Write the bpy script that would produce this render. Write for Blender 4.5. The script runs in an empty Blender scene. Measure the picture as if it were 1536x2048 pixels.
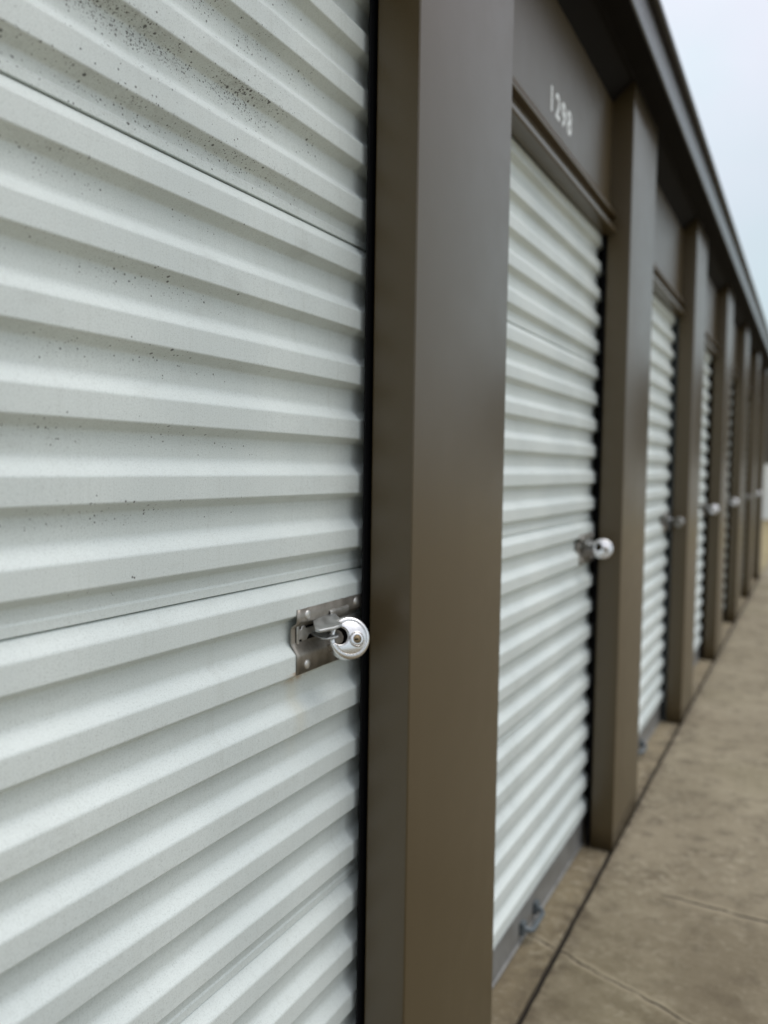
import bpy, bmesh, math, random
from mathutils import Vector, Matrix, noise

random.seed(7)
S = bpy.context.scene
COL = S.collection
R = math.radians

# ------------------------------------------------------------------ camera
cam = bpy.data.cameras.new('camera')
co = bpy.data.objects.new('camera', cam)
COL.objects.link(co)
S.camera = co
cr = Vector((0.88782485, 0.45994902, 0.01462633))
cu = Vector((-0.03814441, 0.0418801, 0.99839424))
cf = Vector((-0.4585979, 0.88695713, -0.05472668))
M = Matrix.Identity(4)
for i in range(3):
    M[i][0], M[i][1], M[i][2] = cr[i], cu[i], -cf[i]
M.translation = Vector((0.52966, 0.0, 1.21913))
co.matrix_world = M
cam.sensor_width = 36.0
cam.sensor_fit = 'AUTO'
cam.lens = 1665.0 / 2048 * 36.0
cam.clip_start = 0.02
cam.clip_end = 2000
cam.dof.use_dof = True
cam.dof.focus_distance = 0.99
cam.dof.aperture_fstop = cam.lens / 10.0
cam.dof.aperture_blades = 0

# ------------------------------------------------------------------ sky and sun
SUN_EL, SUN_AZ = R(64), R(60)     # azimuth of the sun measured from +Y towards +X
W = bpy.data.worlds.new('World')
S.world = W
W.use_nodes = True
nt = W.node_tree
nt.nodes.clear()


def N(t, kind, **kw):
    n = t.nodes.new(kind)
    for k, v in kw.items():
        if k == 'inp':
            for a, b in v.items():
                n.inputs[a].default_value = b
        else:
            setattr(n, k, v)
    return n


def L(t, a, b):
    t.links.new(a, b)


sky = N(nt, 'ShaderNodeTexSky', sky_type='NISHITA', sun_disc=False, sun_elevation=SUN_EL,
        sun_rotation=SUN_AZ, air_density=1.0, dust_density=3.0, ozone_density=1.0)
tc = N(nt, 'ShaderNodeTexCoord')
sep = N(nt, 'ShaderNodeSeparateXYZ')
L(nt, tc.outputs['Generated'], sep.inputs[0])
# overcast cloud layer: brighter towards the zenith, broken by soft cloud noise
grad = N(nt, 'ShaderNodeValToRGB')
grad.color_ramp.elements[0].position = 0.0
grad.color_ramp.elements[0].color = (5.6, 6.6, 6.9, 1)
grad.color_ramp.elements[1].position = 1.0
grad.color_ramp.elements[1].color = (11.0, 11.6, 12.6, 1)
e = grad.color_ramp.elements.new(0.26)
e.color = (6.3, 7.6, 8.1, 1)
e = grad.color_ramp.elements.new(0.55)
e.color = (8.5, 8.9, 9.7, 1)
L(nt, sep.outputs['Z'], grad.inputs[0])
cn = N(nt, 'ShaderNodeTexNoise', inp={'Scale': 2.6, 'Detail': 5.0, 'Roughness': 0.5})
L(nt, tc.outputs['Generated'], cn.inputs['Vector'])
cm = N(nt, 'ShaderNodeMapRange', inp={'From Min': 0.3, 'From Max': 0.7, 'To Min': 0.93, 'To Max': 1.06})
L(nt, cn.outputs['Fac'], cm.inputs['Value'])
cn2 = N(nt, 'ShaderNodeTexNoise', inp={'Scale': 3.7, 'Detail': 4.0, 'Roughness': 0.55, 'Distortion': .4})
L(nt, tc.outputs['Generated'], cn2.inputs['Vector'])
hm = N(nt, 'ShaderNodeMapRange', inp={'From Min': 0.42, 'From Max': 0.62})
L(nt, cn2.outputs['Fac'], hm.inputs['Value'])
hue = N(nt, 'ShaderNodeMix', data_type='RGBA', blend_type='MULTIPLY')
L(nt, hm.outputs[0], hue.inputs[0])
L(nt, grad.outputs['Color'], hue.inputs[6])
hue.inputs[7].default_value = (1.06, .99, 1.01, 1)
mul = N(nt, 'ShaderNodeVectorMath', operation='SCALE')
L(nt, hue.outputs[2], mul.inputs[0])
L(nt, cm.outputs[0], mul.inputs['Scale'])
mix = N(nt, 'ShaderNodeMix', data_type='RGBA')
mix.inputs[0].default_value = 0.88
L(nt, sky.outputs[0], mix.inputs[6])
L(nt, mul.outputs[0], mix.inputs[7])
bg = N(nt, 'ShaderNodeBackground', inp={'Strength': 0.115})
L(nt, mix.outputs[2], bg.inputs['Color'])
out = N(nt, 'ShaderNodeOutputWorld')
L(nt, bg.outputs[0], out.inputs[0])

sl = bpy.data.lights.new('sun', 'SUN')
sl.energy = 1.15
sl.angle = R(40)
sl.color = (1.0, 0.97, 0.92)
so = bpy.data.objects.new('sun', sl)
COL.objects.link(so)
sd = Vector((math.sin(SUN_AZ) * math.cos(SUN_EL), math.cos(SUN_AZ) * math.cos(SUN_EL), math.sin(SUN_EL)))
so.rotation_euler = sd.to_track_quat('Z', 'Y').to_euler()
so.location = sd * 30

S.view_settings.view_transform = 'Standard'
S.view_settings.look = 'None'
S.view_settings.gamma = 1.0
S.view_settings.exposure = 0.0
S.render.engine = 'CYCLES'
S.cycles.use_denoising = True
S.cycles.max_bounces = 8


# ------------------------------------------------------------------ materials
def srgb(r, g, b):
    f = lambda c: (c / 12.92 if c <= 0.04045 else ((c + 0.055) / 1.055) ** 2.4)
    return (f(r / 255), f(g / 255), f(b / 255), 1)


def mat(name):
    m = bpy.data.materials.new(name)
    m.use_nodes = True
    t = m.node_tree
    b = t.nodes['Principled BSDF']
    return m, t, b


def rgbmix(t, fac, a, b):
    """fac: socket or float; a, b: socket or colour -> colour socket"""
    n = N(t, 'ShaderNodeMix', data_type='RGBA')
    for v, i in ((fac, 0), (a, 6), (b, 7)):
        if isinstance(v, bpy.types.NodeSocket):
            L(t, v, n.inputs[i])
        else:
            n.inputs[i].default_value = v
    return n.outputs[2]


def mth(t, op, a, b=0.0, c=None, clamp=False):
    n = N(t, 'ShaderNodeMath', operation=op, use_clamp=clamp)
    for i, v in enumerate((a, b, c)):
        if v is None:
            continue
        if isinstance(v, bpy.types.NodeSocket):
            L(t, v, n.inputs[i])
        else:
            n.inputs[i].default_value = v
    return n.outputs[0]


def rng(t, v, a, b, c=0.0, d=1.0, smooth=True):
    n = N(t, 'ShaderNodeMapRange', interpolation_type='SMOOTHSTEP' if smooth else 'LINEAR',
          inp={'From Min': a, 'From Max': b, 'To Min': c, 'To Max': d})
    L(t, v, n.inputs['Value'])
    return n.outputs[0]


def nz(t, vec, scale, detail=3.0, rough=0.5, stretch=None):
    if stretch:
        mp = N(t, 'ShaderNodeMapping')
        mp.inputs['Scale'].default_value = stretch
        L(t, vec, mp.inputs['Vector'])
        vec = mp.outputs[0]
    n = N(t, 'ShaderNodeTexNoise', inp={'Scale': scale, 'Detail': detail, 'Roughness': rough})
    L(t, vec, n.inputs['Vector'])
    return n.outputs['Fac']


def bump(t, b, h, strength, dist):
    n = N(t, 'ShaderNodeBump', inp={'Strength': strength, 'Distance': dist})
    L(t, h, n.inputs['Height'])
    L(t, n.outputs[0], b.inputs['Normal'])
    return n


def brown_paint(name, col, rough=0.36, grime=True):
    m, t, b = mat(name)
    tcn = N(t, 'ShaderNodeTexCoord').outputs['Object']
    big = nz(t, tcn, 2.2, 3)
    streak = nz(t, tcn, 9, 4, 0.6, (1, 3, .12))
    c = rgbmix(t, rng(t, big, .3, .7), [x * .98 for x in col[:3]] + [1], [x * 1.02 for x in col[:3]] + [1])
    if grime:
        c = rgbmix(t, rng(t, streak, .55, .85, 0, .06), c, srgb(122, 112, 92))
    sc = nz(t, tcn, 55, 2, .4, (1, 2.2, .5))
    c = rgbmix(t, mth(t, 'MULTIPLY', rng(t, mth(t, 'ABSOLUTE', mth(t, 'SUBTRACT', sc, .5)), .004, .0005), rng(t, nz(t, tcn, 9, 2), .62, .72, 0, .35)), c, srgb(150, 140, 118))
    c = rgbmix(t, rng(t, nz(t, tcn, 260, 3, .8), .62, .74, 0, .25), c, srgb(40, 33, 22))
    L(t, c, b.inputs['Base Color'])
    r = rng(t, nz(t, tcn, 14, 4), .3, .7, rough - .01, rough + .02)
    L(t, r, b.inputs['Roughness'])
    peel = nz(t, tcn, 420, 2, .5)
    can = nz(t, tcn, 3.0, 1, .4, (1, 1, .6))
    h = mth(t, 'ADD', mth(t, 'MULTIPLY', peel, .00034), mth(t, 'MULTIPLY', can, .00025))
    b.inputs['IOR'].default_value = 1.58
    bump(t, b, h, .9, 1.0)
    return m


BROWN = (0.078, 0.055, 0.025, 1)
M_brown = brown_paint('brown_paint', BROWN, .30)
M_fascia = brown_paint('fascia_paint', (0.026, 0.022, 0.018, 1), .25)
m, t, b = mat('soffit_shade_black')  # near-black stands for the shade in the recess and under the fascia
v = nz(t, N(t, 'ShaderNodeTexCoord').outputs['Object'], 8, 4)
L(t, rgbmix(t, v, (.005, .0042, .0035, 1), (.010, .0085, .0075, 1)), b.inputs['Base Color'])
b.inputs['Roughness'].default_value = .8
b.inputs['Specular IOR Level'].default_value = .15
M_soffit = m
m, t, b = mat('interior_dark')
b.inputs['Base Color'].default_value = (0.006, 0.006, 0.006, 1)
b.inputs['Roughness'].default_value = .8
M_dark = m
m, t, b = mat('black_guide')
b.inputs['Roughness'].default_value = .7
v = nz(t, N(t, 'ShaderNodeTexCoord').outputs['Object'], 60, 3)
L(t, rgbmix(t, v, (.002, .002, .0025, 1), (.006, .006, .007, 1)), b.inputs['Base Color'])
b.inputs['Specular IOR Level'].default_value = .12
M_guide = m


def metal(name, c1, c2, metallic, r1, r2, scale=40, stretch=None, b_amt=.00008):
    m, t, b = mat(name)
    tcn = N(t, 'ShaderNodeTexCoord').outputs['Object']
    v = nz(t, tcn, scale, 5, .6, stretch)
    L(t, rgbmix(t, rng(t, v, .3, .7), c1, c2), b.inputs['Base Color'])
    L(t, rng(t, v, .3, .7, r1, r2), b.inputs['Roughness'])
    b.inputs['Metallic'].default_value = metallic
    bump(t, b, nz(t, tcn, scale * 9, 2), .6, b_amt)
    return m


M_galv = metal('galvanised', (.30, .31, .31, 1), (.42, .43, .42, 1), .5, .42, .6, 30)
M_track = metal('galvanised_track', (.10, .12, .13, 1), (.16, .18, .19, 1), .4, .45, .6, 30)
M_bar = metal('bottom_bar_aluminium', (.20, .195, .185, 1), (.27, .265, .25, 1), .35, .45, .6, 18)
M_plate = metal('latch_plate_steel', (.26, .238, .205, 1), (.37, .342, .30, 1), .7, .36, .50, 55)
M_bolt = metal('zinc_bolt', (.36, .37, .36, 1), (.52, .53, .52, 1), .8, .30, .48, 70)
M_rivet = metal('aluminium_rivet', (.50, .49, .46, 1), (.66, .65, .62, 1), .8, .34, .5, 90)
M_steel = metal('stainless_steel', (.72, .71, .70, 1), (.80, .79, .78, 1), 1.0, .22, .34, 60, (1, 1, 3), .00004)
M_steel2 = metal('dull_steel', (.30, .29, .27, 1), (.40, .39, .37, 1), .9, .4, .55, 60)
M_core = metal('brass_core', (.16, .12, .07, 1), (.26, .20, .12, 1), .8, .35, .5, 120)
m, t, b = mat('scratch_grey')
b.inputs['Base Color'].default_value = (.10, .10, .095, 1)
M_scratch = m
m, t, b = mat('keyway')  # keyway black, also painted shade in the padlock notch and latch slot
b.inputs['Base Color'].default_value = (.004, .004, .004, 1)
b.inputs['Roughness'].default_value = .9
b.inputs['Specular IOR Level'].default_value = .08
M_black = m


def door_paint(name, dirty):
    m, t, b = mat(name)
    tcn = N(t, 'ShaderNodeTexCoord').outputs['Object']
    sp = N(t, 'ShaderNodeSeparateXYZ')
    L(t, tcn, sp.inputs[0])
    Y, Z = sp.outputs['Y'], sp.outputs['Z']
    flat = N(t, 'ShaderNodeCombineXYZ')
    L(t, Y, flat.inputs['Y'])
    L(t, Z, flat.inputs['Z'])
    fl = flat.outputs[0]
    base = srgb(223, 229, 225)
    low = srgb(209, 216, 213)
    c = rgbmix(t, rng(t, nz(t, fl, 3.2, 4), .3, .7), low, base)
    # chalky speckle of the old paint and fine vertical run marks
    c = rgbmix(t, rng(t, nz(t, tcn, 520, 4, .85), .48, .70, 0, .48), c, srgb(140, 146, 140))
    run = nz(t, fl, 170, 2, .5, (1, 1, .006))
    c = rgbmix(t, rng(t, run, .5, .78, 0, .07), c, srgb(158, 162, 152))
    run2 = nz(t, fl, 30, 5, .6, (1, 1, .03))
    c = rgbmix(t, rng(t, run2, .58, .80, 0, .22), c, srgb(150, 150, 136))
    # film of dust, blotchy
    film = nz(t, fl, 14, 6, .65, (1, .5, 1.6))
    c = rgbmix(t, rng(t, film, .56, .78, 0, .20), c, srgb(134, 131, 118))
    if dirty:
        dark = srgb(52, 47, 41)
        # mildew specks: thick on the rows above the upper seam, thinning out to the right
        area = mth(t, 'MULTIPLY', rng(t, Z, 1.53, 1.62), rng(t, Z, 1.86, 1.70))
        area = mth(t, 'MULTIPLY', area, rng(t, Y, 1.06, .80))
        k = mth(t, 'FRACT', mth(t, 'DIVIDE', mth(t, 'SUBTRACT', 1.615 + .0818 * 8, Z), .0818))
        band = mth(t, 'MULTIPLY', rng(t, k, .22, .40), rng(t, k, .76, .56))
        dens = mth(t, 'MULTIPLY', area, mth(t, 'ADD', mth(t, 'MULTIPLY', band, .62), .09))
        low_area = mth(t, 'MULTIPLY', mth(t, 'MULTIPLY', rng(t, Z, 1.05, 1.2), rng(t, Y, .95, .55)), band)
        dens = mth(t, 'MAXIMUM', dens, mth(t, 'MULTIPLY', low_area, .13))
        patch = rng(t, nz(t, fl, 9, 3), .30, .60)
        dens = mth(t, 'MULTIPLY', dens, patch)
        spots = None
        for sc, rmax in ((190, .36), (340, .40), (620, .42)):
            wob = N(t, 'ShaderNodeVectorMath', operation='ADD')
            nn = N(t, 'ShaderNodeTexNoise', inp={'Scale': sc * 2.2, 'Detail': 2.0})
            L(t, tcn, nn.inputs['Vector'])
            scv = N(t, 'ShaderNodeVectorMath', operation='SCALE')
            scv.inputs['Scale'].default_value = .35 / sc
            L(t, nn.outputs['Color'], scv.inputs[0])
            L(t, tcn, wob.inputs[0])
            L(t, scv.outputs[0], wob.inputs[1])
            vo = N(t, 'ShaderNodeTexVoronoi', inp={'Scale': sc})
            L(t, wob.outputs[0], vo.inputs['Vector'])
            cs = N(t, 'ShaderNodeSeparateXYZ')
            L(t, vo.outputs['Color'], cs.inputs[0])
            on = mth(t, 'LESS_THAN', cs.outputs[1], dens)
            rad = mth(t, 'MULTIPLY', mth(t, 'POWER', cs.outputs[0], 2.0), rmax)
            rad = mth(t, 'ADD', rad, .10)
            dd = mth(t, 'SUBTRACT', rad, vo.outputs['Distance'])
            sdot = mth(t, 'MULTIPLY', mth(t, 'MULTIPLY', on, mth(t, 'MULTIPLY', dd, 9.0, clamp=True)), .85)
            spots = sdot if spots is None else mth(t, 'MAXIMUM', spots, sdot)
        smear = mth(t, 'MULTIPLY', mth(t, 'MULTIPLY', dens, rng(t, nz(t, tcn, 55, 5, .7), .42, .7)), .38)
        c = rgbmix(t, smear, c, srgb(104, 98, 86))
        c = rgbmix(t, spots, c, dark)
        # rust weeping from the lower corner of the latch plate
        dy = mth(t, 'SUBTRACT', Y, .962)
        gy = mth(t, 'POWER', 2.718, mth(t, 'MULTIPLY', mth(t, 'MULTIPLY', dy, dy), -1600.0))
        gz = mth(t, 'MULTIPLY', rng(t, Z, .914, .930), mth(t, 'LESS_THAN', Z, .938))
        rust = mth(t, 'MULTIPLY', mth(t, 'MULTIPLY', gy, gz), rng(t, nz(t, fl, 90, 4, .6), .3, .6))
        c = rgbmix(t, mth(t, 'MULTIPLY', rust, 1.0, clamp=True), c, srgb(168, 116, 44))
        dy = mth(t, 'SUBTRACT', Y, .955)
        gy = mth(t, 'POWER', 2.718, mth(t, 'MULTIPLY', mth(t, 'MULTIPLY', dy, dy), -5000.0))
        gz = mth(t, 'MULTIPLY', rng(t, Z, .79, .90), mth(t, 'LESS_THAN', Z, .94))
        c = rgbmix(t, mth(t, 'MULTIPLY', mth(t, 'MULTIPLY', gy, gz), .14), c, srgb(205, 180, 110))
    L(t, c, b.inputs['Base Color'])
    L(t, rng(t, nz(t, tcn, 60, 3), .3, .7, .40, .54), b.inputs['Roughness'])
    h = mth(t, 'MULTIPLY', nz(t, tcn, 500, 3, .7), .00022)
    h = mth(t, 'ADD', h, mth(t, 'MULTIPLY', nz(t, fl, 160, 2, .5, (1, 1, .04)), .00020))
    h = mth(t, 'ADD', h, mth(t, 'MULTIPLY', nz(t, fl, 7, 2, .5, (1, 1, 2)), .0012))
    bump(t, b, h, .8, 1.0)
    return m


M_door_near = door_paint('old_white_paint_specked', True)
M_door = door_paint('old_white_paint', False)


def concrete(name, c1, c2, cracks=False):
    m, t, b = mat(name)
    tcn = N(t, 'ShaderNodeTexCoord').outputs['Object']
    big = nz(t, tcn, 1.7, 5, .6)
    c = rgbmix(t, rng(t, big, .32, .68), c1, c2)
    med = nz(t, tcn, 11, 6, .65)
    c = rgbmix(t, rng(t, med, .48, .66, 0, .62), c, srgb(100, 90, 72))
    fine = nz(t, tcn, 46, 5, .7)
    worn = mth(t, 'MULTIPLY', rng(t, nz(t, tcn, 34, 3, .55), .50, .62), rng(t, nz(t, tcn, 3.1, 4, .6), .40, .62))
    c = rgbmix(t, mth(t, 'MULTIPLY', worn, .50), c, srgb(176, 166, 143))
    c = rgbmix(t, rng(t, fine, .52, .68, 0, .48), c, srgb(174, 164, 142))
    stain = mth(t, 'MULTIPLY', rng(t, nz(t, tcn, 4.3, 5, .65), .52, .72), .5)
    c = rgbmix(t, stain, c, srgb(92, 82, 65))
    c = rgbmix(t, rng(t, nz(t, tcn, 140, 3, .7), .58, .75, 0, .6), c, srgb(86, 75, 60))
    spn = N(t, 'ShaderNodeSeparateXYZ')
    L(t, tcn, spn.inputs[0])
    near = mth(t, 'MULTIPLY', rng(t, spn.outputs['Y'], 2.75, 2.0), rng(t, nz(t, tcn, 7, 5, .7), .30, .60, .25, 1))
    c = rgbmix(t, mth(t, 'MULTIPLY', near, .55), c, srgb(96, 84, 62))
    ol = nz(t, tcn, .8, 3)
    c = rgbmix(t, rng(t, ol, .5, .75, 0, .3), c, srgb(128, 122, 86))
    h = mth(t, 'ADD', mth(t, 'MULTIPLY', med, .004), mth(t, 'MULTIPLY', fine, .004))
    if cracks:
        sp = N(t, 'ShaderNodeSeparateXYZ')
        wv = N(t, 'ShaderNodeTexNoise', inp={'Scale': 8.0, 'Detail': 7.0, 'Roughness': .65})
        L(t, tcn, wv.inputs['Vector'])
        w1 = N(t, 'ShaderNodeVectorMath', operation='SCALE')
        w1.inputs['Scale'].default_value = .048
        L(t, wv.outputs['Color'], w1.inputs[0])
        w2 = N(t, 'ShaderNodeVectorMath', operation='ADD')
        L(t, tcn, w2.inputs[0])
        L(t, w1.outputs[0], w2.inputs[1])
        L(t, w2.outputs[0], sp.inputs[0])
        X, Y = sp.outputs['X'], sp.outputs['Y']
        for (x0, y0, x1, y1, wd, a, bb) in ((-.10, 2.100, .75, 1.760, .0055, -.3, .9), (.16, 2.478, 3.0, 2.295, .0080, .22, 3.0),
                                         (.05, 4.05, 3.0, 3.95, .004, .1, 3.0), (.02, 6.3, 3.0, 6.1, .006, .1, 3.0)):
            ln = math.hypot(x1 - x0, y1 - y0)
            nx, ny = -(y1 - y0) / ln, (x1 - x0) / ln
            d = mth(t, 'ADD', mth(t, 'MULTIPLY', X, nx), mth(t, 'MULTIPLY', Y, ny))
            d = mth(t, 'ABSOLUTE', mth(t, 'SUBTRACT', d, x0 * nx + y0 * ny))
            lm = mth(t, 'MULTIPLY', rng(t, X, a - .06, a + .06), rng(t, X, bb + .1, bb - .1))
            cmk = mth(t, 'MULTIPLY', rng(t, d, wd, wd * .4), mth(t, 'MULTIPLY', lm, rng(t, nz(t, tcn, 13, 3, .6), .34, .56, .35, 1)))
            c = rgbmix(t, mth(t, 'MULTIPLY', cmk, .85), c, srgb(52, 43, 33))
            pale = mth(t, 'MULTIPLY', mth(t, 'MULTIPLY', rng(t, d, wd * 4.5, wd * 1.5), lm), .35)
            c = rgbmix(t, mth(t, 'MULTIPLY', pale, mth(t, 'SUBTRACT', 1.0, cmk)), c, srgb(176, 164, 138))
            h = mth(t, 'SUBTRACT', h, mth(t, 'MULTIPLY', cmk, .004))
    if cracks:
        spj = N(t, 'ShaderNodeSeparateXYZ')
        L(t, tcn, spj.inputs[0])
        dj = mth(t, 'ABSOLUTE', mth(t, 'ADD', spj.outputs['X'], .0055))
        edge = mth(t, 'MULTIPLY', rng(t, dj, .055, .008), rng(t, nz(t, tcn, 22, 5, .7), .36, .62))
        c = rgbmix(t, mth(t, 'MULTIPLY', edge, .55), c, srgb(72, 60, 44))
    L(t, c, b.inputs['Base Color'])
    b.inputs['Roughness'].default_value = .85
    bump(t, b, h, .7, 1.0)
    return m


M_conc = concrete('old_concrete', srgb(131, 120, 98), srgb(155, 144, 121), True)
M_sill = concrete('sill_concrete', srgb(124, 111, 87), srgb(143, 130, 104), True)
M_drygrass = concrete('dry_grass', srgb(134, 120, 80), srgb(160, 145, 102))
m, t, b = mat('joint_dirt')
v = nz(t, N(t, 'ShaderNodeTexCoord').outputs['Object'], 40, 4)
L(t, rgbmix(t, v, (.008, .006, .004, 1), (.035, .027, .018, 1)), b.inputs['Base Color'])
b.inputs['Roughness'].default_value = 1
M_joint = m
m, t, b = mat('sign_white')
v = nz(t, N(t, 'ShaderNodeTexCoord').outputs['Object'], 90, 3)
L(t, rgbmix(t, v, srgb(238, 242, 240), srgb(250, 252, 251)), b.inputs['Base Color'])
b.inputs['Roughness'].default_value = .5
M_sign = m
m, t, b = mat('far_white_panel')
v = nz(t, N(t, 'ShaderNodeTexCoord').outputs['Object'], 3, 3)
L(t, rgbmix(t, v, srgb(226, 228, 224), srgb(240, 241, 238)), b.inputs['Base Color'])
b.inputs['Roughness'].default_value = .5
M_farwhite = m
M_farbrown = brown_paint('far_brown_panel', (.06, .05, .034, 1), .5)


# ------------------------------------------------------------------ mesh helpers
def link(name, me, material, parent=None, loc=(0, 0, 0)):
    o = bpy.data.objects.new(name, me)
    COL.objects.link(o)
    if material is not None:
        me.materials.append(material)
    o.location = loc
    if parent is not None:
        o.parent = parent
    return o


def from_bm(name, bm, material, parent=None, loc=(0, 0, 0), smooth=True, ang=35):
    bmesh.ops.recalc_face_normals(bm, faces=bm.faces)
    me = bpy.data.meshes.new(name)
    bm.to_mesh(me)
    bm.free()
    if smooth:
        me.shade_smooth()
        me.set_sharp_from_angle(angle=R(ang))
    return link(name, me, material, parent, loc)


def box(bm, x0, x1, y0, y1, z0, z1):
    vs = [bm.verts.new((x, y, z)) for x in (x0, x1) for y in (y0, y1) for z in (z0, z1)]
    for f in ((0, 1, 3, 2), (4, 6, 7, 5), (0, 4, 5, 1), (2, 3, 7, 6), (0, 2, 6, 4), (1, 5, 7, 3)):
        bm.faces.new([vs[i] for i in f])


def bevel(o, w, seg=3, ang=40):
    md = o.modifiers.new('bevel', 'BEVEL')
    md.width = w
    md.segments = seg
    md.limit_method = 'ANGLE'
    md.angle_limit = R(ang)
    md.harden_normals = False
    return o


def boxo(name, dims, material, parent, bw=.002, loc=(0, 0, 0)):
    bm = bmesh.new()
    box(bm, *dims)
    o = from_bm(name, bm, material, parent, loc)
    if bw:
        bevel(o, bw)
    return o


def fillet(pts, radii, seg=4):
    """round the corners of an open polyline"""
    outp = [Vector(pts[0])]
    for i in range(1, len(pts) - 1):
        p, a, c = Vector(pts[i]), Vector(pts[i - 1]), Vector(pts[i + 1])
        r = radii[i] if isinstance(radii, (list, tuple)) else radii
        if r <= 0:
            outp.append(p)
            continue
        d1, d2 = (a - p), (c - p)
        cut = min(r, d1.length * .48, d2.length * .48)
        s, e_ = p + d1.normalized() * cut, p + d2.normalized() * cut
        for k in range(seg + 1):
            u = k / seg
            outp.append((1 - u) ** 2 * s + 2 * u * (1 - u) * p + u * u * e_)
    outp.append(Vector(pts[-1]))
    return outp


def sheet(name, prof, ys, material, parent, thick=.0012, loc=(0, 0, 0), wob=0.0, endround=0.0, zone=None, seed=0, closed=False):
    """extrude an (x, z) profile along y through the stations ys"""
    bm = bmesh.new()
    rows = []
    for y in ys:
        row = []
        for (x, z) in prof:
            xx = x
            if wob:
                xx += wob * noise.noise(Vector((seed, y * 2.3, z * 1.7))) + wob * .5 * noise.noise(Vector((seed + 5, y * 6.0, z * 9.0)))
            if endround:
                dd = min(y - ys[0], ys[-1] - y)
                if dd < endround:
                    k = 1 - dd / endround
                    xx -= max(0, xx - zone) * (k ** 2) * .85
            row.append(bm.verts.new((xx, y, z)))
        rows.append(row)
    n = len(prof)
    for a, c in zip(rows[:-1], rows[1:]):
        for i in range(n if closed else n - 1):
            j = (i + 1) % n
            bm.faces.new((a[i], a[j], c[j], c[i]))
    if closed:
        bm.faces.new(rows[0])
        bm.faces.new(list(reversed(rows[-1])))
    o = from_bm(name, bm, material, parent, loc, ang=32)
    if thick and not closed:
        md = o.modifiers.new('solid', 'SOLIDIFY')
        md.thickness = thick
        md.offset = 0
    o.modifiers.new('weighted', 'WEIGHTED_NORMAL').keep_sharp = True
    return o


def tube(bm, pts, r, n=12, caps=True):
    pts = [Vector(p) for p in pts]
    rings = []
    for i, p in enumerate(pts):
        d = (pts[min(i + 1, len(pts) - 1)] - pts[max(i - 1, 0)]).normalized()
        u = d.orthogonal().normalized() if i == 0 else (rings_u - d * rings_u.dot(d)).normalized()
        rings_u = u
        w = d.cross(u)
        rr = r[i] if isinstance(r, (list, tuple)) else r
        rings.append([bm.verts.new(p + (u * math.cos(2 * math.pi * k / n) + w * math.sin(2 * math.pi * k / n)) * rr) for k in range(n)])
    for a, c in zip(rings[:-1], rings[1:]):
        for k in range(n):
            bm.faces.new((a[k], a[(k + 1) % n], c[(k + 1) % n], c[k]))
    if caps:
        bm.faces.new(list(reversed(rings[0])))
        bm.faces.new(rings[-1])


def extrude_poly(bm, poly, y0, y1):
    """(x, z) polygon made solid between y0 and y1"""
    a = [bm.verts.new((x, y0, z)) for x, z in poly]
    c = [bm.verts.new((x, y1, z)) for x, z in poly]
    bm.faces.new(a)
    bm.faces.new(list(reversed(c)))
    n = len(poly)
    for i in range(n):
        bm.faces.new((a[i], a[(i + 1) % n], c[(i + 1) % n], c[i]))


def tag(o, label=None, cat=None, group=None, kind=None):
    if label:
        o['label'] = label
    if cat:
        o['category'] = cat
    if group:
        o['group'] = group
    if kind:
        o['kind'] = kind
    return o


def lin(a, b, n):
    return [a + (b - a) * i / n for i in range(n + 1)]


# ------------------------------------------------------------------ ground
PITCH, Y1, WID = 1.524, 1.1167, 0.4054
YEND = Y1 + 6 * PITCH + WID

bm = bmesh.new()
box(bm, -200, 200, -200, 400, -.30, -.020)
tag(from_bm('ground', bm, M_drygrass, smooth=False), kind='structure')
bm = bmesh.new()
# concrete apron in front of the row, with a soft arris along the joint
prof = fillet([(.0020, -.019), (.0020, 0), (9.0, 0), (9.0, -.019)], .003, 3)
ys = lin(-6, 14.2, 420)
rows = [[bm.verts.new((x + ((.0022 * noise.noise(Vector((y * 7, 0, 0))) + .0022 * noise.noise(Vector((y * 31, 3, 0)))) if x < .1 else 0), y, z)) for x, z in prof] for y in ys]
for a, c in zip(rows[:-1], rows[1:]):
    for i in range(len(prof) - 1):
        bm.faces.new((a[i], a[i + 1], c[i + 1], c[i]))
tag(from_bm('pavement', bm, M_conc, smooth=True), kind='structure')
bm = bmesh.new()
prof = fillet([(-6.0, -.019), (-6.0, .001), (-.0122, .001), (-.0122, -.019)], .003, 3)
rows = [[bm.verts.new((x + ((.0016 * noise.noise(Vector((y * 9, 4, 0))) + .0018 * noise.noise(Vector((y * 33, 5, 0)))) if x > -.1 else 0), y, z)) for x, z in prof] for y in lin(-1.4, YEND + .02, 260)]
for a, c in zip(rows[:-1], rows[1:]):
    for i in range(len(prof) - 1):
        bm.faces.new((a[i], a[i + 1], c[i + 1], c[i]))
tag(from_bm('floor_slab', bm, M_sill, smooth=True), kind='structure')
bm = bmesh.new()
box(bm, -.03, .02, -1.4, YEND + .02, -.0195, -.012)
tag(from_bm('pavement_joint', bm, M_joint, smooth=False), kind='structure')

# ------------------------------------------------------------------ the storage building
B = bpy.data.objects.new('storage_building', None)
COL.objects.link(B)
B.location = (0, 0, 0)
tag(B, 'long brown metal storage building with a row of white roll-up doors between flat pillars', 'building')

# dark inside behind the doors, the end walls and the back
bm = bmesh.new()
box(bm, -6.0, -.150, Y1 - PITCH + .002, YEND - .002, .002, 2.50)
from_bm('wall', bm, M_dark, B, smooth=False)
bm = bmesh.new()
box(bm, -6.0, -.072, YEND - .0015, YEND + .004, .002, 2.38)
from_bm('end_wall', bm, M_brown, B, smooth=False)


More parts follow.
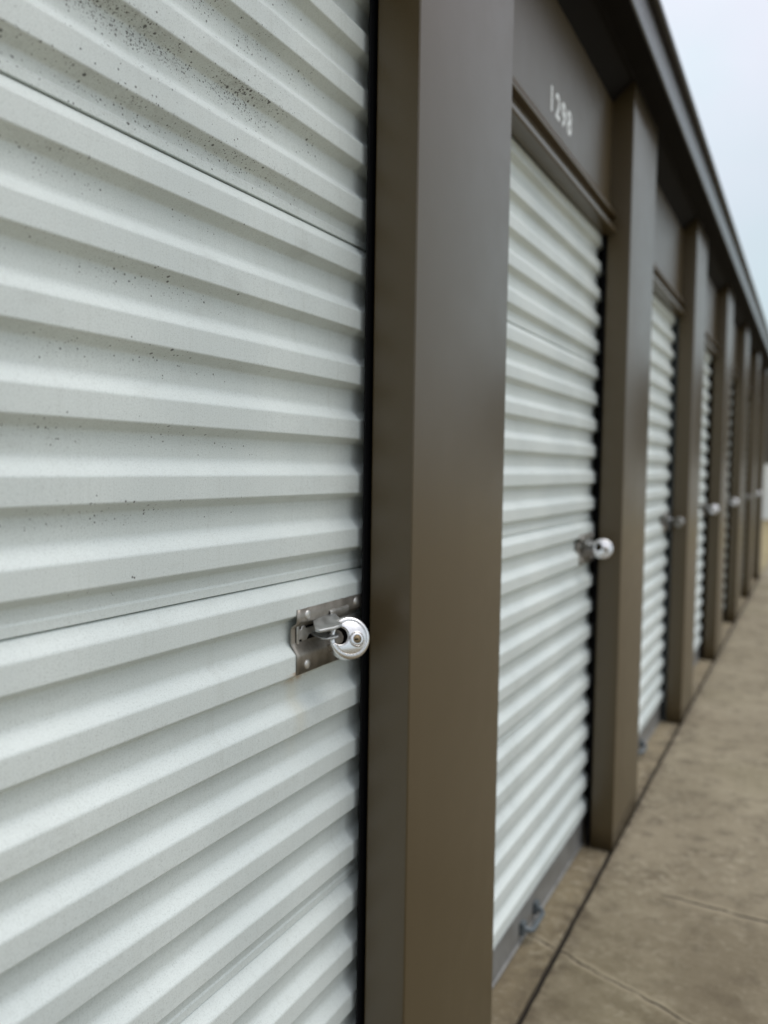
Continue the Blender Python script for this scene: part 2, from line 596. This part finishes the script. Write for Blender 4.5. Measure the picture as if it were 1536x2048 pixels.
def pillar(y):
    prof = [(-.071, 0.0), (0, 0.0), (0, WID), (-.071, WID)]
    # plan outline (x, y) with rounded sheet-metal corners, returned behind
    P = fillet([(-.0706, .016), (-.0706, 0), (0, 0), (0, WID), (-.0706, WID), (-.0706, WID - .016)], [0, .003, .0035, .0035, .003, 0], 4)
    bm = bmesh.new()
    zs = lin(.004, 2.393, 30)
    rows = []
    for z in zs:
        row = []
        for (x, yy) in P:
            f = min(yy, WID - yy)
            dx = 0
            if x > -.001 and f > .01:
                dx = .00025 * noise.noise(Vector((y, yy * 4, z * 1.5)))
            row.append(bm.verts.new((x + dx, yy, z)))
        rows.append(row)
    for a, c in zip(rows[:-1], rows[1:]):
        for i in range(len(P) - 1):
            bm.faces.new((a[i], a[i + 1], c[i + 1], c[i]))
    o = from_bm('pillar', bm, M_brown, B, (0, y, 0), ang=50)
    md = o.modifiers.new('solid', 'SOLIDIFY')
    md.thickness = .0012
    md.offset = -1
    return o


for k in range(8):
    pillar(Y1 + (k - 1) * PITCH)

# door openings: k = 1..7, opening from the right edge of pillar k-1 to the left edge of pillar k
OPEN = PITCH - WID
RIDGE, VALLEY, RP = -.0885, -.1040, .0818
T0 = 1.206


def curtain_profile():
    pts, rad = [], []
    z_top, z_bot = 2.03, .070
    k = int((z_top - T0) / RP) + 1
    first = True
    while True:
        T = T0 + k * RP
        seq = [(RIDGE, T, .0022), (RIDGE, T - .0275, .0018), (VALLEY, T - .0362, .0032), (VALLEY, T - .0660, .0050)]
        if (k - 4) % 6 == 0 or False:
            pass
        for (x, z, r) in seq:
            # sheets overlap at every sixth valley: the hem of the upper sheet stands proud of the lower one
            if z_bot < z < z_top:
                pts.append((x, z))
                rad.append(r)
            if x == VALLEY and r == .0032 and (k - 5) % 6 == 0 and z_bot < z < z_top:
                zs = T - .0632
                pts += [(VALLEY + .0006, zs + .0125), (VALLEY + .0024, zs + .0105), (VALLEY + .0026, zs + .0012),
                        (VALLEY - .0075, zs + .0010), (VALLEY - .0075, zs - .0010), (VALLEY - .0004, zs - .0014)]
                rad += [.001, .0008, .0004, 0, 0, .0004]
                break
        k -= 1
        if T - RP < z_bot:
            break
    pts.append((VALLEY, z_bot))
    rad.append(0)
    return fillet(pts, rad, 5)


CP = curtain_profile()
YA, YB = -.034, OPEN + .034
STN = lin(YA, YA + .02, 4)[:-1] + lin(YA + .02, YB - .02, 44) + lin(YB - .02, YB, 6)[1:]


def rivet_bm(r=.0068, h=.0028):
    bm = bmesh.new()
    n, m_ = 20, 5
    rings = []
    for i in range(m_):
        a = (math.pi / 2) * i / m_
        rings.append([bm.verts.new((h * math.sin(a), r * math.cos(a) * math.cos(2 * math.pi * k / n), r * math.cos(a) * math.sin(2 * math.pi * k / n))) for k in range(n)])
    top = bm.verts.new((h, 0, 0))
    for a, c in zip(rings[:-1], rings[1:]):
        for k in range(n):
            bm.faces.new((a[k], a[(k + 1) % n], c[(k + 1) % n], c[k]))
    for k in range(n):
        bm.faces.new((rings[-1][k], rings[-1][(k + 1) % n], top))
    return bm


PL0 = .942          # left end of the latch plate within the opening


def make_door(y0, near):
    d = sheet('roll_up_door', CP, STN, M_door_near if near else M_door, B, .0010, (0, y0, 0), .0012, 0, VALLEY, seed=3.3)
    # bottom bar: an aluminium angle with a lip along the floor
    bar = fillet([(-.1075, .006), (-.0930, .006), (-.0930, .009), (-.0985, .0105), (-.0985, .0865), (-.1000, .0880), (-.1075, .0880)], [0, .001, .001, .002, .001, .001, 0], 3)
    sheet('bottom_bar', bar, lin(-.02, OPEN + .012, 6), M_bar, d, 0, closed=True)
    for a, b_ in ((OPEN - .012, OPEN + .060), (-.060, .012)):
        bm = bmesh.new()
        box(bm, -.148, -.1125, a, b_, .004, 2.0)
        s0, s1 = (OPEN - .0100, OPEN + .030) if a > .5 else (-.030, .0100)
        box(bm, -.0795, -.0765, s0, s1, .004, 1.985)
        bevel(from_bm('guide_track', bm, M_guide, d), .001)
    # latch: pressed plate, its middle sunk into the groove between two ridges
    pf = fillet([(-.0866, 1.0228), (-.0866, 1.0040), (-.0962, .9970), (-.0962, .9740), (-.0866, .9590), (-.0866, .9335)], [0, .003, .003, .003, .003, 0], 4)
    bm = bmesh.new()
    ysn = lin(PL0, OPEN + .004, 24)
    rows = []
    for y in ysn:
        rows.append([bm.verts.new((x, y, z + (.0006 * noise.noise(Vector((y * 90, z * 5, 1))) if z > 1.02 else 0))) for x, z in pf])
    slot0, slot1 = PL0 + .010, PL0 + .058
    for a, c, ya, yb in zip(rows[:-1], rows[1:], ysn[:-1], ysn[1:]):
        for i in range(len(pf) - 1):
            zc = (pf[i][1] + pf[i + 1][1]) / 2
            bm.faces.new((a[i], a[i + 1], c[i + 1], c[i]))
    pl = from_bm('latch_plate', bm, M_plate, d, ang=40)
    md = pl.modifiers.new('solid', 'SOLIDIFY')
    md.thickness = .0022
    md.offset = 0
    for ry, rz in ((PL0 + .0250, 1.0130), (OPEN - .016, 1.0130), (PL0 + .0250, .9440), (OPEN - .016, .9440)):
        from_bm('rivet', rivet_bm(), M_rivet, d, (-.0855, ry, rz), ang=60)
    boxo('latch_slot_shade', (-.0957, -.0948, PL0 + .009, PL0 + .066, .9755, .9965), M_black, d, 0)  # thin black box stands for the shade inside an open slot
    # slide bolt: flat zinc bar in the recess with a notched end
    bm = bmesh.new()
    poly = [(PL0 + .010, .9705), (PL0 + .015, .9705), (PL0 + .016, .9765), (PL0 + .022, .9765), (PL0 + .0235, .9735), (PL0 + .034, .9735),
            (PL0 + .040, .980), (OPEN + .012, .980), (OPEN + .012, .990), (PL0 + .032, .990), (PL0 + .030, .9945), (PL0 + .022, .9945), (PL0 + .020, .990),
            (PL0 + .016, .990), (PL0 + .015, .9965), (PL0 + .010, .9965)]
    vs0 = [bm.verts.new((-.0925, y, z + .0025)) for y, z in poly]
    vs1 = [bm.verts.new((-.0950, y, z + .0025)) for y, z in poly]
    bm.faces.new(vs0)
    bm.faces.new(list(reversed(vs1)))
    for i in range(len(poly)):
        j = (i + 1) % len(poly)
        bm.faces.new((vs0[i], vs0[j], vs1[j], vs1[i]))
    bevel(from_bm('slide_bolt', bm, M_rivet, d), .0008, 2)
    # two ears that the padlock's shackle passes through
    for th, pp in ((.0046, [(-.0975, .998, 1.0035), (-.082, .976, .9985), (-.069, .9595, .9940), (-.062, .961, .9930), (-.052, .984, .9945), (-.050, 1.000, .9960), (-.056, 1.012, .9990), (-.0975, 1.052, 1.0045)]),
                   (.0034, [(-.0955, .990, .9815), (-.070, .977, .9800), (-.060, .980, .9795), (-.054, .996, .9800), (-.058, 1.008, .9805), (-.0955, 1.036, .9815)])):
        bm = bmesh.new()
        a = [bm.verts.new((x, y, z - th / 2)) for x, y, z in pp]
        c = [bm.verts.new((x, y, z + th / 2)) for x, y, z in pp]
        bm.faces.new(a)
        bm.faces.new(list(reversed(c)))
        for i in range(len(pp)):
            j = (i + 1) % len(pp)
            bm.faces.new((a[i], a[j], c[j], c[i]))
        bevel(from_bm('hasp_ear', bm, M_bolt, d), .0016, 3)
    # raised keeper that holds the bolt
    kp = fillet([(-.0950, .9960), (-.0855, 1.0000), (-.0832, 1.0040), (-.0828, 1.0095), (-.0858, 1.0110)], .0025, 3)
    sheet('bolt_keeper', kp, lin(PL0 + .082, PL0 + .134, 6), M_rivet, d, .0016)
    # pull handle on the bottom bar
    bm = bmesh.new()
    hy = OPEN * .5 - .01
    tube(bm, [(-.092, hy - .058, .044), (-.080, hy - .057, .040), (-.073, hy - .050, .037), (-.071, hy - .040, .036), (-.071, hy + .040, .036), (-.073, hy + .050, .037),
              (-.080, hy + .057, .040), (-.092, hy + .058, .044)], .0065, 10)
    for s in (-1, 1):
        box(bm, -.0982, -.086, hy + s * .058 - .012, hy + s * .058 + .012, .026, .058)
    bevel(from_bm('pull_handle', bm, M_track, d), .0015, 2)
    return d


def copy_tree(o, parent):
    c = o.copy()
    COL.objects.link(c)
    c.parent = parent
    for ch in list(o.children):
        copy_tree(ch, c)
    return c


def opening(k):
    return Y1 + (k - 2) * PITCH + WID


doors = {1: make_door(opening(1), True), 2: make_door(opening(2), False)}
for k in range(3, 8):
    c = copy_tree(doors[2], B)
    c.location.y = opening(k)
    doors[k] = c
    if k in (3,):
        for ch in c.children:
            if ch.name.startswith('guide_track'):
                ch.data = ch.data.copy()
                ch.data.materials[0] = M_track

# header above each door: flat panel, a drip lip at its foot, a lower rail
HP = fillet([(-.0655, 2.345), (-.0655, 2.040), (-.0620, 2.030), (-.0440, 1.9990), (-.0460, 1.9945), (-.0640, 1.9920), (-.0640, 1.9640), (-.0460, 1.9620),
             (-.0445, 1.9600), (-.0445, 1.9490), (-.0480, 1.9465), (-.0500, 1.9462), (-.0860, 1.9440), (-.0860, 2.345)],
            [0, .004, .004, .002, .002, .002, .002, .001, .001, .001, .001, .001, 0], 3)
hd = None
for k in range(1, 8):
    if hd is None:
        hd = sheet('door_header', HP, lin(-.012, OPEN + .0105, 8), M_brown, B, 0, (0, opening(1), 0), closed=True)
    else:
        c = hd.copy()
        COL.objects.link(c)
        c.parent = B
        c.location.y = opening(k)

# stencilled unit number above the second door
fc = bpy.data.curves.new('unit_number', 'FONT')
fc.body = '1298'
fc.size = .082
fc.extrude = .0003
fc.offset = .0014
fc.space_character = 1.30
tmp = bpy.data.objects.new('number_outline', fc)
fo = bpy.data.objects.new('unit_number', bpy.data.meshes.new_from_object(tmp))
bpy.data.objects.remove(tmp)
COL.objects.link(fo)
fo.parent = B
fo.rotation_euler = (R(90), 0, R(90))
fo.location = (-.0650, 1.972, 2.076)
fo.data.materials.clear()
fo.data.materials.append(M_sign)

# soffit between the pillar tops, fascia and roof
SP = fillet([(-.150, 2.330), (-.0700, 2.338), (-.012, 2.3935), (.0015, 2.3950), (.0015, 2.4020), (.0660, 2.4045), (.0660, 2.4078), (-.150, 2.4078)], [0, .004, .004, .001, .001, .001, .001, 0], 3)
sheet('soffit', SP, lin(Y1 - PITCH - .01, YEND + .01, 4), M_soffit, B, 0, closed=True)  # runs on under the fascia, colouring its underside as if shaded
FP = fillet([(-.140, 2.4085), (.055, 2.4085), (.068, 2.4090), (.0715, 2.4140), (.0715, 2.5120), (.0650, 2.5160), (-.140, 2.5160)], [0, .002, .003, .003, .003, .002, 0], 3)
sheet('fascia', FP, lin(Y1 - PITCH - .02, YEND + .02, 6), M_fascia, B, 0, closed=True)
RPf = fillet([(-6.1, 2.90), (.088, 2.540), (.094, 2.5375), (.0940, 2.5220), (.0885, 2.5200), (-6.1, 2.86)], [0, .002, .001, .001, .001, 0], 3)
sheet('roof', RPf, lin(Y1 - PITCH - .05, YEND + .05, 4), M_fascia, B, 0, closed=True)


# ------------------------------------------------------------------ padlocks
def disc_outline(Rr, nx, nz_, nr, half):
    """(x, z) outline of a disc with a round notch open to -x; the notch is centred at (nx, nz_)"""
    # upper end of the opening on the rim, going clockwise all the way round to the lower end
    zt, zb = nz_ + half, nz_ - half
    at = math.pi - math.asin(zt / Rr)
    ab = math.pi + math.asin(-zb / Rr)
    b0 = math.pi + math.asin(half / nr)
    b1 = math.pi - math.asin(half / nr)
    # where the notch reaches past the (inset) rim, end both arcs on their crossing points
    cc = math.hypot(nx, nz_)
    al = (Rr * Rr - nr * nr + cc * cc) / (2 * cc)
    if abs(al) < Rr:
        hh = math.sqrt(Rr * Rr - al * al)
        ux, uz = nx / cc, nz_ / cc
        up, lo = (al * ux + hh * uz, al * uz - hh * ux), (al * ux - hh * uz, al * uz + hh * ux)
        if up[1] < lo[1]:
            up, lo = lo, up
        if up[1] - nz_ > half or nx - math.sqrt(nr * nr - half * half) < -math.sqrt(Rr * Rr - zt * zt):
            at = math.atan2(up[1], up[0])
            b1 = math.atan2(up[1] - nz_, up[0] - nx)
        if nz_ - lo[1] > half or nx - math.sqrt(nr * nr - half * half) < -math.sqrt(Rr * Rr - zb * zb):
            ab = math.atan2(lo[1], lo[0]) % (2 * math.pi)
            b0 = math.atan2(lo[1] - nz_, lo[0] - nx) % (2 * math.pi)
    P = []
    n = 56
    a0, a1 = at, ab - 2 * math.pi
    for i in range(n + 1):
        a = a0 + (a1 - a0) * i / n
        P.append((Rr * math.cos(a), Rr * math.sin(a)))
    m_ = 26
    for i in range(m_ + 1):
        a = b0 + (b1 + 2 * math.pi - b0) * i / m_
        P.append((nx + nr * math.cos(a), nz_ + nr * math.sin(a)))
    return P


def make_lock(steel):
    r = bpy.data.objects.new('disc_padlock', None)
    COL.objects.link(r)
    Rr = .0305
    # one lathe-like body: rolled rim, groove, slightly domed face, the same on the back
    layers = []
    for i in range(7):
        u = math.pi / 2 * i / 6
        layers.append((.0052 * (1 - math.sin(u)), .0052 * (1 - math.cos(u))))
    layers = [(.0105, 0.0)] + layers[:]
    layers += [(.0006, .0054), (.0017, .0059), (.0017, .0066), (.0002, .0072), (-.0005, .0082)]
    bm = bmesh.new()
    loops = []
    seq = [(y, d) for y, d in layers] + [None] + [(.021 - y, d) for y, d in layers]
    front, back = [], []
    for tgt, flip in ((front, False), (back, True)):
        for y, d in layers:
            P = disc_outline(Rr - d, -.0148, .0042, .0112 + d * .35, .0082 + d * .35)
            tgt.append([bm.verts.new((x, .021 - y if flip else y, z)) for x, z in P])
        for a_, c_ in zip(tgt[:-1], tgt[1:]):
            n = len(a_)
            for k in range(n):
                f_ = bm.faces.new((a_[k], a_[(k + 1) % n], c_[(k + 1) % n], c_[k]))
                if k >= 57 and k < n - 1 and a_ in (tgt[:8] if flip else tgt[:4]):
                    f_.material_index = 1  # notch wall coloured black for the shade inside the hole
        bm.faces.new(tgt[-1])
    bmesh.ops.remove_doubles(bm, verts=bm.verts[:], dist=.00002)
    o = from_bm('body', bm, steel, r, ang=38)
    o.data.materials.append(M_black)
    # boss round the cylinder
    bm = bmesh.new()
    n = 36
    rings = []
    bx, bz = .0092, -.0036
    for rad, y in ((.0112, .0005), (.0112, -.0012), (.0106, -.0022), (.0098, -.0026), (.0092, -.0022), (.0090, -.0012), (.0088, -.0020), (.0072, -.0026), (.0062, -.0026), (.0056, -.0016), (.0056, .001)):
        rings.append([bm.verts.new((bx + rad * math.cos(2 * math.pi * k / n), y, bz + rad * math.sin(2 * math.pi * k / n))) for k in range(n)])
    for a, c in zip(rings[:-1], rings[1:]):
        for k in range(n):
            bm.faces.new((a[k], a[(k + 1) % n], c[(k + 1) % n], c[k]))
    from_bm('cylinder_boss', bm, steel, r, ang=50)
    # brass core with its keyway
    bm = bmesh.new()
    rings = []
    for rad, y in ((.0057, .001), (.0057, -.0018), (.0052, -.0022)):
        rings.append([bm.verts.new((bx + rad * math.cos(2 * math.pi * k / 24), y, bz + rad * math.sin(2 * math.pi * k / 24))) for k in range(24)])
    for a, c in zip(rings[:-1], rings[1:]):
        for k in range(24):
            bm.faces.new((a[k], a[(k + 1) % 24], c[(k + 1) % 24], c[k]))
    bm.faces.new(rings[-1])
    core = from_bm('lock_core', bm, M_core, r, ang=50)
    bm = bmesh.new()
    extrude_poly(bm, [(bx - .0046, bz - .0006), (bx - .0030, bz + .0012), (bx - .0018, bz + .0004), (bx - .0004, bz + .0010), (bx + .0016, bz - .0002), (bx + .0010, bz - .0012), (bx - .0026, bz - .0012)], -.0027, -.0018)
    from_bm('keyway', bm, M_black, core)
    # curved shackle across the opening
    bm = bmesh.new()
    pts = []
    for i in range(15):
        a = R(140 + 86 * i / 14)
        pts.append((.0238 * math.cos(a), .0105, .0238 * math.sin(a) + .0006))
    tube(bm, pts, .0046, 14)
    from_bm('shackle', bm, steel, r, ang=60)
    return r


G = 'disc padlocks along the row of doors'
LY = 1.010
labels = [
    ('shiny round steel padlock in sharp focus on the closest, dirt-specked white door', R(51), None),
    ('bright round steel padlock on the white door under the painted unit number', R(17), None),
    ('small dull padlock on the third door, between the two brightest blurred padlocks', -.35, 'dull'),
    ('bright blurred round padlock on the fourth door, just past the small dull one', R(8), None),
    ('pale blurred padlock on the fifth door, with only brown around it', 0.06, None),
    ('dull brownish padlock on the sixth door, beside the farthest padlock', -.06, 'dull'),
    ('farthest, greyest padlock, on the last door before the end of the building', .0, None),
]
lock = make_lock(M_steel)
lock2 = make_lock(M_steel2)
used = set()
for i, (lb, rot, dull) in enumerate(labels):
    src = lock2 if dull else lock
    key = bool(dull)
    if key not in used:
        o = src
        used.add(key)
    else:
        o = copy_tree(src, None)
    dy = 0 if i == 0 else (-.035 + .012 * ((i * 5) % 4))
    o.location = ((-.043 if i == 0 else -.0285), LY + i * PITCH + dy, (.978 if i == 0 else .983))
    o.rotation_euler = (R(-18) if i == 0 else R(-14), R(-4 if i == 0 else (i * 7) % 12 - 6), rot)
    if dull:
        o.scale = (.8, .8, .8)
    tag(o, lb, 'padlock', G)

# ------------------------------------------------------------------ the place beyond the end of the row
F = bpy.data.objects.new('far_building', None)
COL.objects.link(F)
F.location = (-1, 24, 0)
tag(F, 'blurred brown building with a white lower wall, across the dry grass beyond the row', 'building')
bm = bmesh.new()
box(bm, -7, 9, .03, 6, -.02, 3.9)
from_bm('wall', bm, M_farbrown, F, smooth=False)
bm = bmesh.new()
box(bm, -7.02, 9.02, -.02, .2, -.02, 1.42)
from_bm('lower_wall', bm, M_farwhite, F, smooth=False)
bm = bmesh.new()
vs = [(-7.3, -.5, 3.9), (9.3, -.5, 3.9), (9.3, 6.3, 3.9), (-7.3, 6.3, 3.9), (-7.3, 2.9, 4.5), (9.3, 2.9, 4.5)]
vv = [bm.verts.new(v) for v in vs]
for f in ((0, 1, 2, 3), (0, 4, 5, 1), (3, 2, 5, 4), (0, 3, 4), (1, 5, 2)):
    bm.faces.new([vv[i] for i in f])
from_bm('roof', bm, M_fascia, F, smooth=False)
